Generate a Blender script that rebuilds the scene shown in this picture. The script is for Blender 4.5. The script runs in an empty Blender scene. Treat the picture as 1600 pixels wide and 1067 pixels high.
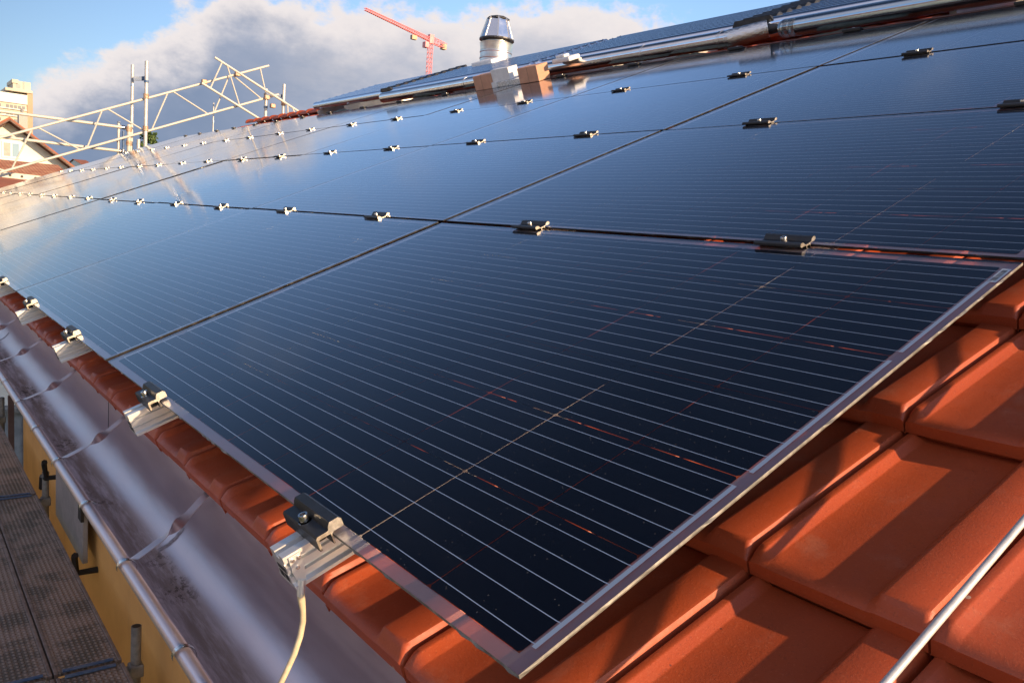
import bpy, math, random
from mathutils import Vector, Matrix
rnd = random.Random(7)
R = math.radians
S = bpy.context.scene
COL = S.collection

# ------------------------------------------------------------------ camera
cam = bpy.data.cameras.new("camera"); camo = bpy.data.objects.new("camera", cam); COL.objects.link(camo)
cx = Vector((0.6083, 0.7902, 0.0754))
cd = Vector((0.1501, -0.0212, -0.9884)); cf = Vector((-0.7794, 0.6125, -0.1315))
rot = Matrix((cx, -cd, -cf)).transposed()
camo.matrix_world = Matrix.Translation((0.4836, -0.4131, 0.3728)) @ rot.to_4x4()
cam.sensor_width = 36; cam.sensor_fit = 'HORIZONTAL'; cam.lens = 28.64
cam.clip_start = 0.02; cam.clip_end = 5000
S.camera = camo

# ------------------------------------------------------------------ sun + sky
SUN = Vector((1.0, 0.285, 0.300)).normalized()
sl = bpy.data.lights.new("sun", 'SUN'); sl.energy = 5.0; sl.angle = R(0.6); sl.color = (1.0, 0.70, 0.42)
so = bpy.data.objects.new("sun", sl); COL.objects.link(so)
so.rotation_euler = SUN.to_track_quat('Z', 'Y').to_euler()

w = bpy.data.worlds.new("World"); S.world = w; w.use_nodes = True
nt = w.node_tree; nt.nodes.clear()
class G:
    """tiny node-graph helper"""
    def __init__(s, nt): s.nt = nt
    def n(s, t, **k):
        nd = s.nt.nodes.new(t)
        for a, b in k.items(): setattr(nd, a, b)
        return nd
    def put(s, sock, v):
        if isinstance(v, bpy.types.NodeSocket): s.nt.links.new(v, sock)
        elif v is not None: sock.default_value = v
    def m(s, op, a, b=None, c=None, clamp=False):
        nd = s.n('ShaderNodeMath', operation=op, use_clamp=clamp)
        for i, v in enumerate((a, b, c)):
            if v is not None: s.put(nd.inputs[i], v)
        return nd.outputs[0]
    def mix(s, f, a, b, blend='MIX'):
        nd = s.n('ShaderNodeMix', data_type='RGBA', blend_type=blend)
        s.put(nd.inputs[0], f); s.put(nd.inputs[6], a); s.put(nd.inputs[7], b)
        return nd.outputs[2]
    def noise(s, vec, scale, detail=4, rough=.5, dist=0):
        nd = s.n('ShaderNodeTexNoise'); s.put(nd.inputs['Vector'], vec)
        nd.inputs['Scale'].default_value = scale; nd.inputs['Detail'].default_value = detail
        nd.inputs['Roughness'].default_value = rough; nd.inputs['Distortion'].default_value = dist
        return nd.outputs[0]
    def sm(s, v, a, b, c=0., d=1.):
        nd = s.n('ShaderNodeMapRange', interpolation_type='SMOOTHSTEP')
        s.put(nd.inputs[0], v)
        for i, q in enumerate((a, b, c, d)): s.put(nd.inputs[i + 1], q)
        return nd.outputs[0]
    def lin(s, v, a, b, c=0., d=1.):
        nd = s.n('ShaderNodeMapRange'); s.put(nd.inputs[0], v)
        for i, q in enumerate((a, b, c, d)): s.put(nd.inputs[i + 1], q)
        return nd.outputs[0]
    def mp(s, vec, scale=(1, 1, 1), loc=(0, 0, 0), rot=(0, 0, 0)):
        nd = s.n('ShaderNodeMapping'); s.put(nd.inputs[0], vec)
        nd.inputs['Scale'].default_value = scale; nd.inputs['Location'].default_value = loc; nd.inputs['Rotation'].default_value = rot
        return nd.outputs[0]
def c4(c): return (c[0], c[1], c[2], 1)

g = G(nt)
sky = g.n('ShaderNodeTexSky', sky_type='NISHITA', sun_disc=False)
sky.sun_elevation = math.asin(SUN.z); sky.sun_rotation = math.atan2(SUN.x, SUN.y)
sky.air_density = 1.0; sky.dust_density = 0.6; sky.ozone_density = 1.2
tc = g.n('ShaderNodeTexCoord'); gen = tc.outputs['Generated']
sp = g.n('ShaderNodeSeparateXYZ'); g.put(sp.inputs[0], gen)
X, Y, Z = sp.outputs
el = g.m('MULTIPLY', g.m('ARCSINE', Z), 57.2958)
azr = g.m('MULTIPLY', g.m('ARCTAN2', Y, g.m('MULTIPLY', X, -1)), 57.2958)     # 0 = -X, + towards +Y
n1 = g.noise(g.mp(gen, (1, 1, 1.9)), 6.5, 8, .62)
n2 = g.noise(g.mp(gen, (1, 1, 1.6), (3.1, 1, 4)), 3.0, 6, .6)
n3 = g.noise(g.mp(gen, (1, 1, 2.6), (7, 2, 1)), 11, 7, .6)
fc = g.n('ShaderNodeFloatCurve'); cv = fc.mapping.curves[0]
# top edge of the cloud bank (degrees/25) against azimuth (azr -30..60 -> 0..1)
pts = [(0, .22), (.28, .22), (.38, .24), (.42, .30), (.472, .40), (.515, .46), (.545, .56), (.60, .55), (.644, .585), (.70, .585), (.74, .61), (.80, .60), (.86, .60), (.885, .52), (.915, .14), (1, .04)]
cv.points[0].location = pts[0]; cv.points[1].location = pts[-1]
for p in pts[1:-1]: cv.points.new(*p)
fc.mapping.update()
g.put(fc.inputs[1], g.lin(azr, -30, 60))
top = g.m('MULTIPLY', fc.outputs[0], 25)
top = g.m('ADD', top, g.m('MULTIPLY', g.m('SUBTRACT', n1, .5), 6.5))
n4 = g.noise(g.mp(gen, (1, 1, 1.3), (2, 5, 3)), 21, 8, .62)
top = g.m('ADD', top, g.m('MULTIPLY', g.m('SUBTRACT', n4, .5), 3.6))
depth = g.m('SUBTRACT', top, el)
inband = g.m('MULTIPLY', g.sm(azr, -40, -22), g.sm(azr, 66, 54))
bank = g.m('MULTIPLY', g.sm(depth, -0.35, .75), inband)
# thin scattered clouds higher up
hi = g.sm(n2, .56, .74, 0, .5)
hi = g.m('MULTIPLY', hi, g.m('MULTIPLY', g.sm(el, 5, 11), g.sm(el, 40, 22)))
lit = g.mix(g.sm(depth, .6, 6.5), (.60, .56, .555, 1), (.37, .385, .45, 1))
lit = g.mix(g.m('MULTIPLY', g.sm(n3, .42, .68), g.sm(azr, 8, 28)), lit, (.60, .555, .55, 1))
dark = g.mix(g.sm(n2, .35, .62), (.150, .200, .300, 1), (.235, .275, .37, 1))
rightw = g.sm(azr, 14, 34)
body = g.mix(g.m('MULTIPLY', g.sm(depth, .6, 4.2), g.lin(rightw, 0, 1, 1, .30)), lit, dark)
wisp = g.mix(g.sm(n1, .4, .6), (.36, .39, .46, 1), (.48, .47, .49, 1))
skyc = g.mix(1.0, sky.outputs[0], (.111, .122, .146, 1), 'MULTIPLY')
gain = g.lin(azr, 5, 40, .58, 1.36)
gain = g.m('MULTIPLY', gain, g.lin(el, 21, 41, 1., .36))
front = g.m('MULTIPLY', g.sm(azr, -45, -12), g.sm(azr, 120, 85))
gain = g.m('ADD', g.m('MULTIPLY', gain, front), g.m('SUBTRACT', 1., front))
cg = g.n('ShaderNodeCombineXYZ')
for q in range(3): g.put(cg.inputs[q], gain)
skyc = g.mix(1.0, skyc, cg.outputs[0], 'MULTIPLY')
base = g.mix(hi, skyc, wisp)
# unseen pink-white cloud over the street side (-Y), added as warm fill light
south = g.m('MULTIPLY', g.sm(Y, -.12, -.55), g.sm(g.noise(g.mp(gen, (1, 1, 1.5), (4, 4, 4)), 2.2, 6, .6), .34, .56))
south = g.m('MULTIPLY', south, g.sm(el, 14, 30))
base = g.mix(g.m('MULTIPLY', south, .9), base, (.52, .47, .51, 1))
# bring the clear sky towards the photograph's pale cyan near the horizon
out = g.mix(bank, base, body)
STR = 0.1
sc = g.mix(1.0, out, (1 / STR,) * 3 + (1,), 'MULTIPLY')
for nd in (sc.node,): nd.clamp_result = False
bg = g.n('ShaderNodeBackground'); g.put(bg.inputs[0], sc); bg.inputs[1].default_value = STR
wo = g.n('ShaderNodeOutputWorld'); nt.links.new(bg.outputs[0], wo.inputs[0])

S.render.engine = 'CYCLES'
S.view_settings.view_transform = 'Standard'; S.view_settings.look = 'None'
S.view_settings.exposure = 0.55; S.view_settings.gamma = 1
S.cycles.max_bounces = 10; S.cycles.transparent_max_bounces = 24

# ------------------------------------------------------------------ frames
PITCH = R(23); CP, SP = math.cos(PITCH), math.sin(PITCH)
def W(x, v, n): return Vector((x, v * CP - n * SP, v * SP + n * CP))

# ------------------------------------------------------------------ mesh builder
class M:
    def __init__(s): s.v = []; s.f = []; s.mi = []; s.cur = 0
    def add(s, vs, fs):
        b = len(s.v); s.v += [tuple(p) for p in vs]; s.f += [tuple(b + i for i in f) for f in fs]; s.mi += [s.cur] * len(fs); return s
    def box(s, x0, x1, y0, y1, z0, z1):
        return s.add([(x0, y0, z0), (x1, y0, z0), (x1, y1, z0), (x0, y1, z0), (x0, y0, z1), (x1, y0, z1), (x1, y1, z1), (x0, y1, z1)],
                     [(3, 2, 1, 0), (4, 5, 6, 7), (0, 1, 5, 4), (1, 2, 6, 5), (2, 3, 7, 6), (3, 0, 4, 7)])
    def bar(s, p, q, wd, ht, up=(0, 0, 1)):
        p = Vector(p); q = Vector(q); d = (q - p).normalized(); a = d.cross(Vector(up)).normalized() * wd / 2; b = a.cross(d).normalized() * ht / 2
        vs = [e + i * a + j * b for e in (p, q) for i, j in ((-1, -1), (1, -1), (1, 1), (-1, 1))]
        return s.add(vs, [(0, 1, 2, 3), (7, 6, 5, 4), (0, 4, 5, 1), (1, 5, 6, 2), (2, 6, 7, 3), (3, 7, 4, 0)])
    def path(s, P, r, seg=12, cap=True, ref=(0, 0, 1)):
        P = [Vector(p) for p in P]; n = len(P); rr = r if isinstance(r, (list, tuple)) else [r] * n
        vs = []; a0 = None
        for i in range(n):
            d = (P[min(i + 1, n - 1)] - P[max(i - 1, 0)]).normalized()
            if a0 is None:
                t = Vector(ref)
                if abs(d.dot(t)) > .95: t = Vector((1, 0, 0))
                a = d.cross(t).normalized()
            else: a = (a0 - d * a0.dot(d)).normalized()
            a0 = a; b = d.cross(a)
            for k in range(seg):
                th = 2 * math.pi * k / seg; vs.append(P[i] + rr[i] * (math.cos(th) * a + math.sin(th) * b))
        fs = [(i * seg + k, i * seg + (k + 1) % seg, (i + 1) * seg + (k + 1) % seg, (i + 1) * seg + k) for i in range(n - 1) for k in range(seg)]
        if cap: fs += [tuple(range(seg))[::-1], tuple(range((n - 1) * seg, n * seg))]
        return s.add(vs, fs)
    def tube(s, p, q, r, seg=12, r2=None): return s.path([p, q], [r, r if r2 is None else r2], seg)
    def ext(s, prof, x0, x1):           # profile in (y,z), extruded along x, closed with caps
        n = len(prof)
        return s.add([(x0, y, z) for y, z in prof] + [(x1, y, z) for y, z in prof],
                     [(i, (i + 1) % n, n + (i + 1) % n, n + i) for i in range(n)] + [tuple(range(n))[::-1], tuple(range(n, 2 * n))])
    def exty(s, prof, y0, y1):          # profile in (x,z), extruded along y
        n = len(prof)
        return s.add([(x, y0, z) for x, z in prof] + [(x, y1, z) for x, z in prof],
                     [(i, (i + 1) % n, n + (i + 1) % n, n + i) for i in range(n)] + [tuple(range(n))[::-1], tuple(range(n, 2 * n))])
    def sheet(s, rows):                 # rows of points -> grid
        b = len(rows[0]); vs = [p for r in rows for p in r]
        return s.add(vs, [(i * b + k, i * b + k + 1, (i + 1) * b + k + 1, (i + 1) * b + k) for i in range(len(rows) - 1) for k in range(b - 1)])
    def lathe(s, prof, c=(0, 0, 0), seg=32):
        vs = [(c[0] + r * math.cos(2 * math.pi * k / seg), c[1] + r * math.sin(2 * math.pi * k / seg), c[2] + z) for r, z in prof for k in range(seg)]
        return s.add(vs, [(i * seg + k, i * seg + (k + 1) % seg, (i + 1) * seg + (k + 1) % seg, (i + 1) * seg + k) for i in range(len(prof) - 1) for k in range(seg)])
    def mesh(s, name, mats, smooth=35):
        me = bpy.data.meshes.new(name); me.from_pydata(s.v, [], s.f)
        for m in (mats if isinstance(mats, (list, tuple)) else [mats]): me.materials.append(m)
        if max(s.mi, default=0) > 0: me.polygons.foreach_set('material_index', s.mi)
        if smooth:
            me.polygons.foreach_set('use_smooth', [True] * len(me.polygons))
            me.set_sharp_from_angle(angle=R(smooth))
        me.update(); return me
def link(name, me, parent=None, loc=None, roof=False):
    o = bpy.data.objects.new(name, me); COL.objects.link(o)
    if parent: o.parent = parent
    if loc is not None: o.location = loc
    if roof: o.rotation_euler = (PITCH, 0, 0)
    return o
def tag(o, label, cat, group=None):
    o['label'] = label; o['category'] = cat
    if group: o['group'] = group
    return o
def thing(name, label, cat, loc=(0, 0, 0), roof=False, group=None):
    o = bpy.data.objects.new(name, None); o.empty_display_size = .1; COL.objects.link(o)
    o.location = loc
    if roof: o.rotation_euler = (PITCH, 0, 0)
    return tag(o, label, cat, group)
def part(name, m, mats, parent, smooth=35, label=None, loc=None):
    o = link(name, m.mesh(name, mats, smooth) if isinstance(m, M) else m, parent, loc)
    if label: o['label'] = label
    return o
def struct(name, m, mats, smooth=0):
    o = link(name, m.mesh(name, mats, smooth)); o['kind'] = 'structure'; return o
def bevel(o, wd, seg=2):
    b = o.modifiers.new('bevel', 'BEVEL'); b.width = wd; b.segments = seg; b.limit_method = 'ANGLE'; b.angle_limit = R(40); return o
ORD = ['first', 'second', 'third', 'fourth', 'fifth', 'sixth', 'seventh', 'eighth', 'ninth', 'tenth', 'eleventh', 'twelfth', 'thirteenth', 'fourteenth', 'fifteenth', 'sixteenth', 'seventeenth', 'eighteenth', 'nineteenth', 'twentieth']

# ------------------------------------------------------------------ materials
def mat(name, col=(.5, .5, .5), rough=.5, metal=0., spec=.5, coat=0.):
    m = bpy.data.materials.new(name); m.use_nodes = True
    g = G(m.node_tree); b = m.node_tree.nodes['Principled BSDF']
    b.inputs['Base Color'].default_value = c4(col); b.inputs['Roughness'].default_value = rough
    b.inputs['Metallic'].default_value = metal; b.inputs['Specular IOR Level'].default_value = spec
    b.inputs['Coat Weight'].default_value = coat
    m['_'] = 0
    return m, g, b
def obj(g): return g.n('ShaderNodeTexCoord').outputs['Object']
def bump(g, b, h, strength=.3, dist=.002):
    nd = g.n('ShaderNodeBump'); nd.inputs['Strength'].default_value = strength; nd.inputs['Distance'].default_value = dist
    g.put(nd.inputs['Height'], h); g.put(b.inputs['Normal'], nd.outputs[0])
def worn(name, col, col2, rough=.5, metal=0., scale=8., rv=.15, bs=.0, bd=.001, stretch=(1, 1, 1), lo=.35, hi=.65):
    m, g, b = mat(name, col, rough, metal); o = g.mp(obj(g), stretch)
    n = g.noise(o, scale, 7, .6)
    g.put(b.inputs['Base Color'], g.mix(g.sm(n, lo, hi), c4(col), c4(col2)))
    n2 = g.noise(o, scale * 3.1, 5, .6)
    g.put(b.inputs['Roughness'], g.lin(n2, .3, .7, max(.02, rough - rv), min(1, rough + rv)))
    if bs: bump(g, b, g.noise(o, scale * 9, 6, .65), bs, bd)
    return m

# terracotta tile
TILE, g, b = mat('terracotta', (.42, .12, .04), .5)
o = obj(g)
nA = g.noise(o, 3.2, 5, .6); nB = g.noise(o, 330, 4, .75); nC = g.noise(o, 26, 6, .6)
c = g.mix(g.sm(nA, .3, .7), (.49, .086, .023, 1), (.39, .066, .019, 1))
c = g.mix(g.sm(nC, .52, .78, 0, .35), c, (.38, .070, .026, 1))
sxt = g.n('ShaderNodeSeparateXYZ'); g.put(sxt.inputs[0], o)
ti_ = g.m('FLOOR', g.m('DIVIDE', g.m('ADD', sxt.outputs[0], .06), .214))
tr_ = g.m('FLOOR', g.m('DIVIDE', g.m('ADD', g.m('MULTIPLY', sxt.outputs[1], CP), g.m('MULTIPLY', sxt.outputs[2], SP)), .365))
wn = g.n('ShaderNodeTexWhiteNoise', noise_dimensions='2D'); cb = g.n('ShaderNodeCombineXYZ'); g.put(cb.inputs[0], ti_); g.put(cb.inputs[1], tr_); g.put(wn.inputs[0], cb.outputs[0])
c = g.mix(g.m('MULTIPLY', wn.outputs[0], .38), c, (.27, .050, .020, 1))
dust = g.m('MULTIPLY', g.sm(g.noise(o, 11, 7, .7), .54, .72), .22)
c = g.mix(dust, c, (.50, .25, .16, 1))
c = g.mix(g.sm(nB, .56, .74, 0, .30), c, (.74, .27, .13, 1))
c = g.mix(g.sm(g.noise(o, 300, 2), .60, .72, 0, .4), c, (.20, .045, .02, 1))
vor = g.n('ShaderNodeTexVoronoi'); g.put(vor.inputs['Vector'], o); vor.inputs['Scale'].default_value = 16
spk = g.m('MULTIPLY', g.m('LESS_THAN', vor.outputs['Distance'], .055), g.m('GREATER_THAN', g.noise(o, 9, 2), .56))
c = g.mix(g.m('MULTIPLY', spk, .65), c, (.60, .46, .34, 1))
vor2 = g.n('ShaderNodeTexVoronoi'); g.put(vor2.inputs['Vector'], g.mp(o, (1, 1, 1), (.3, .2, 0))); vor2.inputs['Scale'].default_value = 23
spk2 = g.m('LESS_THAN', vor2.outputs['Distance'], .035)
c = g.mix(g.m('MULTIPLY', spk2, .7), c, (.07, .03, .025, 1))
g.put(b.inputs['Base Color'], c)
g.put(b.inputs['Roughness'], g.lin(nC, .3, .7, .42, .60))
bump(g, b, g.m('ADD', g.m('MULTIPLY', nB, .9), nC), .28, .0014)

ZINC, g, b = mat('zinc', (.56, .55, .57), .38, .8)
o = obj(g)
n = g.noise(g.mp(o, (1, 6, 6)), 5, 7, .65); nf = g.noise(o, 60, 5, .7)
c = g.mix(g.sm(n, .35, .65), (.70, .59, .60, 1), (.75, .65, .66, 1))
c = g.mix(g.sm(nf, .62, .8, 0, .3), c, (.36, .31, .30, 1))
# dirt washed along the bottom of the channel
spz = g.n('ShaderNodeSeparateXYZ'); g.put(spz.inputs[0], o)
dirt = g.m('MULTIPLY', g.sm(spz.outputs[2], -.338, -.3545), g.sm(g.noise(g.mp(o, (.3, 3, 1)), 16, 7, .7), .28, .62))
blot = g.m('MULTIPLY', g.sm(spz.outputs[2], -.340, -.352), g.sm(g.noise(g.mp(o, (1, 2, 1), (3, 3, 1)), 42, 6, .7), .50, .58))
blot = g.m('MULTIPLY', blot, g.sm(g.noise(o, 2.6, 2), .52, .62))
c = g.mix(g.m('MULTIPLY', dirt, .9), c, (.22, .145, .10, 1))
c = g.mix(blot, c, (.07, .04, .025, 1))
g.put(b.inputs['Base Color'], c)
g.put(b.inputs['Metallic'], g.lin(g.m('MAXIMUM', dirt, blot), 0, 1, .82, .0))
g.put(b.inputs['Roughness'], g.m('ADD', g.lin(n, .3, .7, .30, .44), g.m('MULTIPLY', dirt, .4)))
bump(g, b, g.noise(g.mp(o, (1, 3, 3)), 7, 3), .12, .004)

ALU = worn('bare_aluminium', (.84, .82, .78), (.74, .72, .69), .34, .55, 14, .08, .1, .0004, (1, .06, 1))
ALUCUT = worn('sawn_aluminium', (.56, .51, .43), (.36, .33, .27), .38, .9, 160, .1, .3, .0005)
BLACKM = worn('black_anodised', (.012, .013, .015), (.020, .021, .024), .46, .0, 30, .06, .06, .0004)
BOLT = worn('stainless_bolt', (.80, .78, .75), (.6, .58, .56), .24, 1., 120, .06)
SCAF = worn('galvanised_tube', (.46, .46, .44), (.62, .60, .56), .45, .35, 12, .12, .2, .001)
SCAFP = worn('pale_painted_tube', (.56, .53, .46), (.40, .34, .28), .5, .1, 5, .1, .1, .001, (1, 1, 1), .55, .8)
RUST = worn('rusty_coupler', (.36, .20, .12), (.55, .42, .30), .6, .4, 40, .1, .2)
BLUEP = worn('blue_paint', (.04, .10, .22), (.12, .17, .26), .5, 0., 20, .1)
GALD = worn('dull_galvanised', (.20, .20, .20), (.30, .29, .27), .55, .4, 20, .1, .2, .001)
CARD = worn('cardboard', (.66, .36, .23), (.58, .31, .20), .85, 0., 14, .05, .15, .001)
FOAM = worn('white_foam', (.86, .86, .84), (.78, .78, .76), .7, 0., 20, .1, .2, .002)
JACKET = worn('sheet_metal_jacket', (.78, .76, .74), (.68, .66, .64), .16, 1., 5, .05, .12, .002)
FOIL, g, b = mat('crinkled_foil', (.85, .83, .80), .22, 1.)
bump(g, b, g.noise(obj(g), 70, 4, .6), .9, .008)
TUBEG, g, b = mat('vacuum_tube_glass', (.66, .72, .82), .17, .95, 1.0, 1.0)
b.inputs['Coat Roughness'].default_value = .03; b.inputs['IOR'].default_value = 1.9
bump(g, b, g.noise(obj(g), 9, 2), .05, .002)
CLEAR = bpy.data.materials.new('clear_glass_end'); CLEAR.use_nodes = True
g = G(CLEAR.node_tree); nt_ = CLEAR.node_tree; nt_.nodes.clear()
oo = g.n('ShaderNodeOutputMaterial'); mx = g.n('ShaderNodeMixShader'); tr = g.n('ShaderNodeBsdfTransparent'); gl = g.n('ShaderNodeBsdfGlossy')
gl.inputs['Roughness'].default_value = .04; tr.inputs[0].default_value = (.78, .84, .84, 1)
lw = g.n('ShaderNodeLayerWeight'); lw.inputs[0].default_value = .35
nt_.links.new(lw.outputs['Facing'], mx.inputs[0]); nt_.links.new(tr.outputs[0], mx.inputs[1]); nt_.links.new(gl.outputs[0], mx.inputs[2]); nt_.links.new(mx.outputs[0], oo.inputs[0])
BLKPL = worn('black_moulding', (.022, .024, .028), (.045, .047, .052), .42, 0., 20, .1, .2, .001)
LEAD = worn('crumpled_flashing', (.10, .11, .095), (.19, .20, .165), .6, .1, 24, .1, .9, .01)
PLASTER, g, b = mat('ochre_render', (.62, .40, .17), .9)
o = obj(g)
c = g.mix(g.sm(g.noise(o, 2.2, 6, .6), .3, .7), (.78, .44, .14, 1), (.66, .35, .11, 1))
c = g.mix(g.sm(g.noise(g.mp(o, (5, 1, .5)), 3, 5, .6), .55, .8, 0, .4), c, (.50, .28, .11, 1))
g.put(b.inputs['Base Color'], c); bump(g, b, g.noise(o, 150, 4, .7), .4, .003)
SOFFIT = worn('soffit_board', (.36, .33, .31), (.28, .26, .25), .7, 0., 6, .1)
SHUT = worn('grey_shutter', (.27, .26, .26), (.33, .31, .31), .5, 0., 7, .1)
BLKI = mat('black_iron', (.015, .015, .016), .5)[0]
GREYW = worn('grey_render', (.30, .31, .32), (.22, .23, .24), .85, 0., 3, .05)
CABLE = worn('pale_cable', (.70, .60, .40), (.55, .46, .30), .5, .0, 60, .1, .3, .001)
RODM = worn('aluminium_wire', (.74, .73, .70), (.60, .59, .56), .46, .45, 40, .1, .1, .0005)

# steel decking: rows of raised dimples with punched holes
DECK, g, b = mat('dimpled_deck', (.16, .13, .11), .6, .25)
o = obj(g)
v = g.n('ShaderNodeTexVoronoi', feature='F1'); g.put(v.inputs['Vector'], g.mp(o, (30, 38, 1))); v.inputs['Scale'].default_value = 1; v.inputs['Randomness'].default_value = .0
dome = g.sm(v.outputs['Distance'], .40, .15)
big = g.noise(o, 3.5, 6, .65); fine = g.noise(o, 40, 6, .7)
c = g.mix(g.sm(big, .42, .56), (.13, .115, .10, 1), (.30, .235, .20, 1))
c = g.mix(g.sm(fine, .60, .78, 0, .7), c, (.52, .45, .39, 1))
c = g.mix(g.m('MULTIPLY', dome, .5), c, (.46, .38, .33, 1))
g.put(b.inputs['Base Color'], c)
g.put(b.inputs['Roughness'], g.lin(fine, .3, .7, .5, .8))
bump(g, b, g.m('ADD', dome, g.m('MULTIPLY', fine, .4)), 1.0, .006)

# solar glass
def glassmat(name, specks=True):
    m = bpy.data.materials.new(name); m.use_nodes = True; t = m.node_tree; t.nodes.clear(); g = G(t)
    out = g.n('ShaderNodeOutputMaterial'); geo = g.n('ShaderNodeNewGeometry')
    dt = g.n('ShaderNodeVectorMath', operation='DOT_PRODUCT'); g.put(dt.inputs[0], geo.outputs['Incoming']); g.put(dt.inputs[1], geo.outputs['Normal'])
    cs = g.m('ABSOLUTE', dt.outputs['Value'])
    F = g.m('ADD', .013, g.m('MULTIPLY', g.m('POWER', g.m('SUBTRACT', 1., cs), 4.6), .987))
    o = obj(g)
    gl = g.n('ShaderNodeBsdfGlossy'); gl.inputs[0].default_value = (.93, .95, 1, 1)
    rn = g.noise(o, 2.2, 5, .6)
    g.put(gl.inputs['Roughness'], g.lin(rn, .3, .7, .06, .105))
    bn = g.n('ShaderNodeBump'); bn.inputs['Strength'].default_value = .035; bn.inputs['Distance'].default_value = .002
    g.put(bn.inputs['Height'], g.noise(o, 5, 2)); g.put(gl.inputs['Normal'], bn.outputs[0])
    tr = g.n('ShaderNodeBsdfTransparent'); tr.inputs[0].default_value = (.92, .95, .95, 1)
    mx = g.n('ShaderNodeMixShader'); g.put(mx.inputs[0], F); t.links.new(tr.outputs[0], mx.inputs[1]); t.links.new(gl.outputs[0], mx.inputs[2])
    # dust film and specks
    v1 = g.n('ShaderNodeTexVoronoi'); g.put(v1.inputs['Vector'], o); v1.inputs['Scale'].default_value = 11
    keep = g.m('GREATER_THAN', g.noise(o, 23, 2), .60)
    s1 = g.m('MULTIPLY', g.m('LESS_THAN', v1.outputs['Distance'], .016), keep)
    v2 = g.n('ShaderNodeTexVoronoi'); g.put(v2.inputs['Vector'], o); v2.inputs['Scale'].default_value = 95
    s2 = g.m('MULTIPLY', g.m('LESS_THAN', v2.outputs['Distance'], .08), .12)
    film = g.m('MULTIPLY', g.sm(g.noise(g.mp(o, (1, 2.5, 1)), 3, 7, .7), .45, .75), .006)
    d = g.m('ADD', g.m('MAXIMUM', g.m('MULTIPLY', s1, .75), s2), g.m('ADD', film, .001), clamp=True)
    df = g.n('ShaderNodeBsdfDiffuse'); df.inputs[0].default_value = (.62, .60, .56, 1)
    m2 = g.n('ShaderNodeMixShader'); g.put(m2.inputs[0], d); t.links.new(mx.outputs[0], m2.inputs[1]); t.links.new(df.outputs[0], m2.inputs[2])
    t.links.new(m2.outputs[0], out.inputs[0]); return m
PGLASS = glassmat('panel_glass')
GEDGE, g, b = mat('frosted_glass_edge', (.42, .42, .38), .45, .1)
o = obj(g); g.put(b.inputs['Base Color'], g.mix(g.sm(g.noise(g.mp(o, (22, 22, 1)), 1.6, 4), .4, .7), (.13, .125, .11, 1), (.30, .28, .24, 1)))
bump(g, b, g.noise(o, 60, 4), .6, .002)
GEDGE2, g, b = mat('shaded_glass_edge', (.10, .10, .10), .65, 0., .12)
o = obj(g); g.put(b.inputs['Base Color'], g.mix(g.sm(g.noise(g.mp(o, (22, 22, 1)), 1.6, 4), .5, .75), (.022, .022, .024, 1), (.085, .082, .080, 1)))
BORD = bpy.data.materials.new('milky_border'); BORD.use_nodes = True
t = BORD.node_tree; t.nodes.clear(); g = G(t); o_ = g.n('ShaderNodeOutputMaterial'); tr = g.n('ShaderNodeBsdfTransparent'); tr.inputs[0].default_value = (.95, .92, .93, 1)
df = g.n('ShaderNodeBsdfDiffuse'); df.inputs[0].default_value = (.66, .60, .64, 1); tl = g.n('ShaderNodeBsdfTranslucent'); tl.inputs[0].default_value = (.75, .62, .62, 1)
gl = g.n('ShaderNodeBsdfGlossy'); gl.inputs[0].default_value = (.9, .88, .95, 1); gl.inputs['Roughness'].default_value = .28
ma = g.n('ShaderNodeMixShader'); ma.inputs[0].default_value = .45; mb = g.n('ShaderNodeMixShader'); mb.inputs[0].default_value = .40; mc = g.n('ShaderNodeMixShader'); mc.inputs[0].default_value = .58
t.links.new(df.outputs[0], ma.inputs[1]); t.links.new(tl.outputs[0], ma.inputs[2]); t.links.new(ma.outputs[0], mb.inputs[1]); t.links.new(gl.outputs[0], mb.inputs[2])
t.links.new(tr.outputs[0], mc.inputs[1]); t.links.new(mb.outputs[0], mc.inputs[2]); t.links.new(mc.outputs[0], o_.inputs[0])
GBOT = bpy.data.materials.new('glass_underside'); GBOT.use_nodes = True
t = GBOT.node_tree; t.nodes.clear(); g = G(t); a1 = g.n('ShaderNodeOutputMaterial'); a2 = g.n('ShaderNodeBsdfTransparent'); a2.inputs[0].default_value = (.97, .97, .97, 1); t.links.new(a2.outputs[0], a1.inputs[0])

CELL, g, b = mat('silicon_cell', (.004, .006, .012), .45, 0., .04)
o = obj(g); sx = g.n('ShaderNodeSeparateXYZ'); g.put(sx.inputs[0], o)
CPX, CPY = .15276, .15767
ty = g.m('FRACT', g.m('DIVIDE', sx.outputs[1], CPY / 5))
dist = g.m('MULTIPLY', g.m('ABSOLUTE', g.m('SUBTRACT', ty, .5)), CPY / 5)
bus = g.m('LESS_THAN', dist, .00052)
tx = g.m('FRACT', g.m('DIVIDE', sx.outputs[0], .0016))
fin = g.m('MULTIPLY', g.m('LESS_THAN', tx, .06), .05)
base_ = g.mix(g.sm(g.noise(o, 1.7, 4), .3, .7), (.0035, .0055, .012, 1), (.006, .008, .016, 1))
c = g.mix(fin, base_, (.3, .3, .32, 1))
c = g.mix(bus, c, (.80, .86, .98, 1))
g.put(b.inputs['Base Color'], c); g.put(b.inputs['Metallic'], g.m('MULTIPLY', bus, .6))
RIB, g, b = mat('tinned_ribbon', (.86, .91, .98), .42, .7)
STK, g, b = mat('label_paper', (.72, .73, .75), .5)
INK = mat('barcode_ink', (.10, .10, .11), .6)[0]

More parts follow.
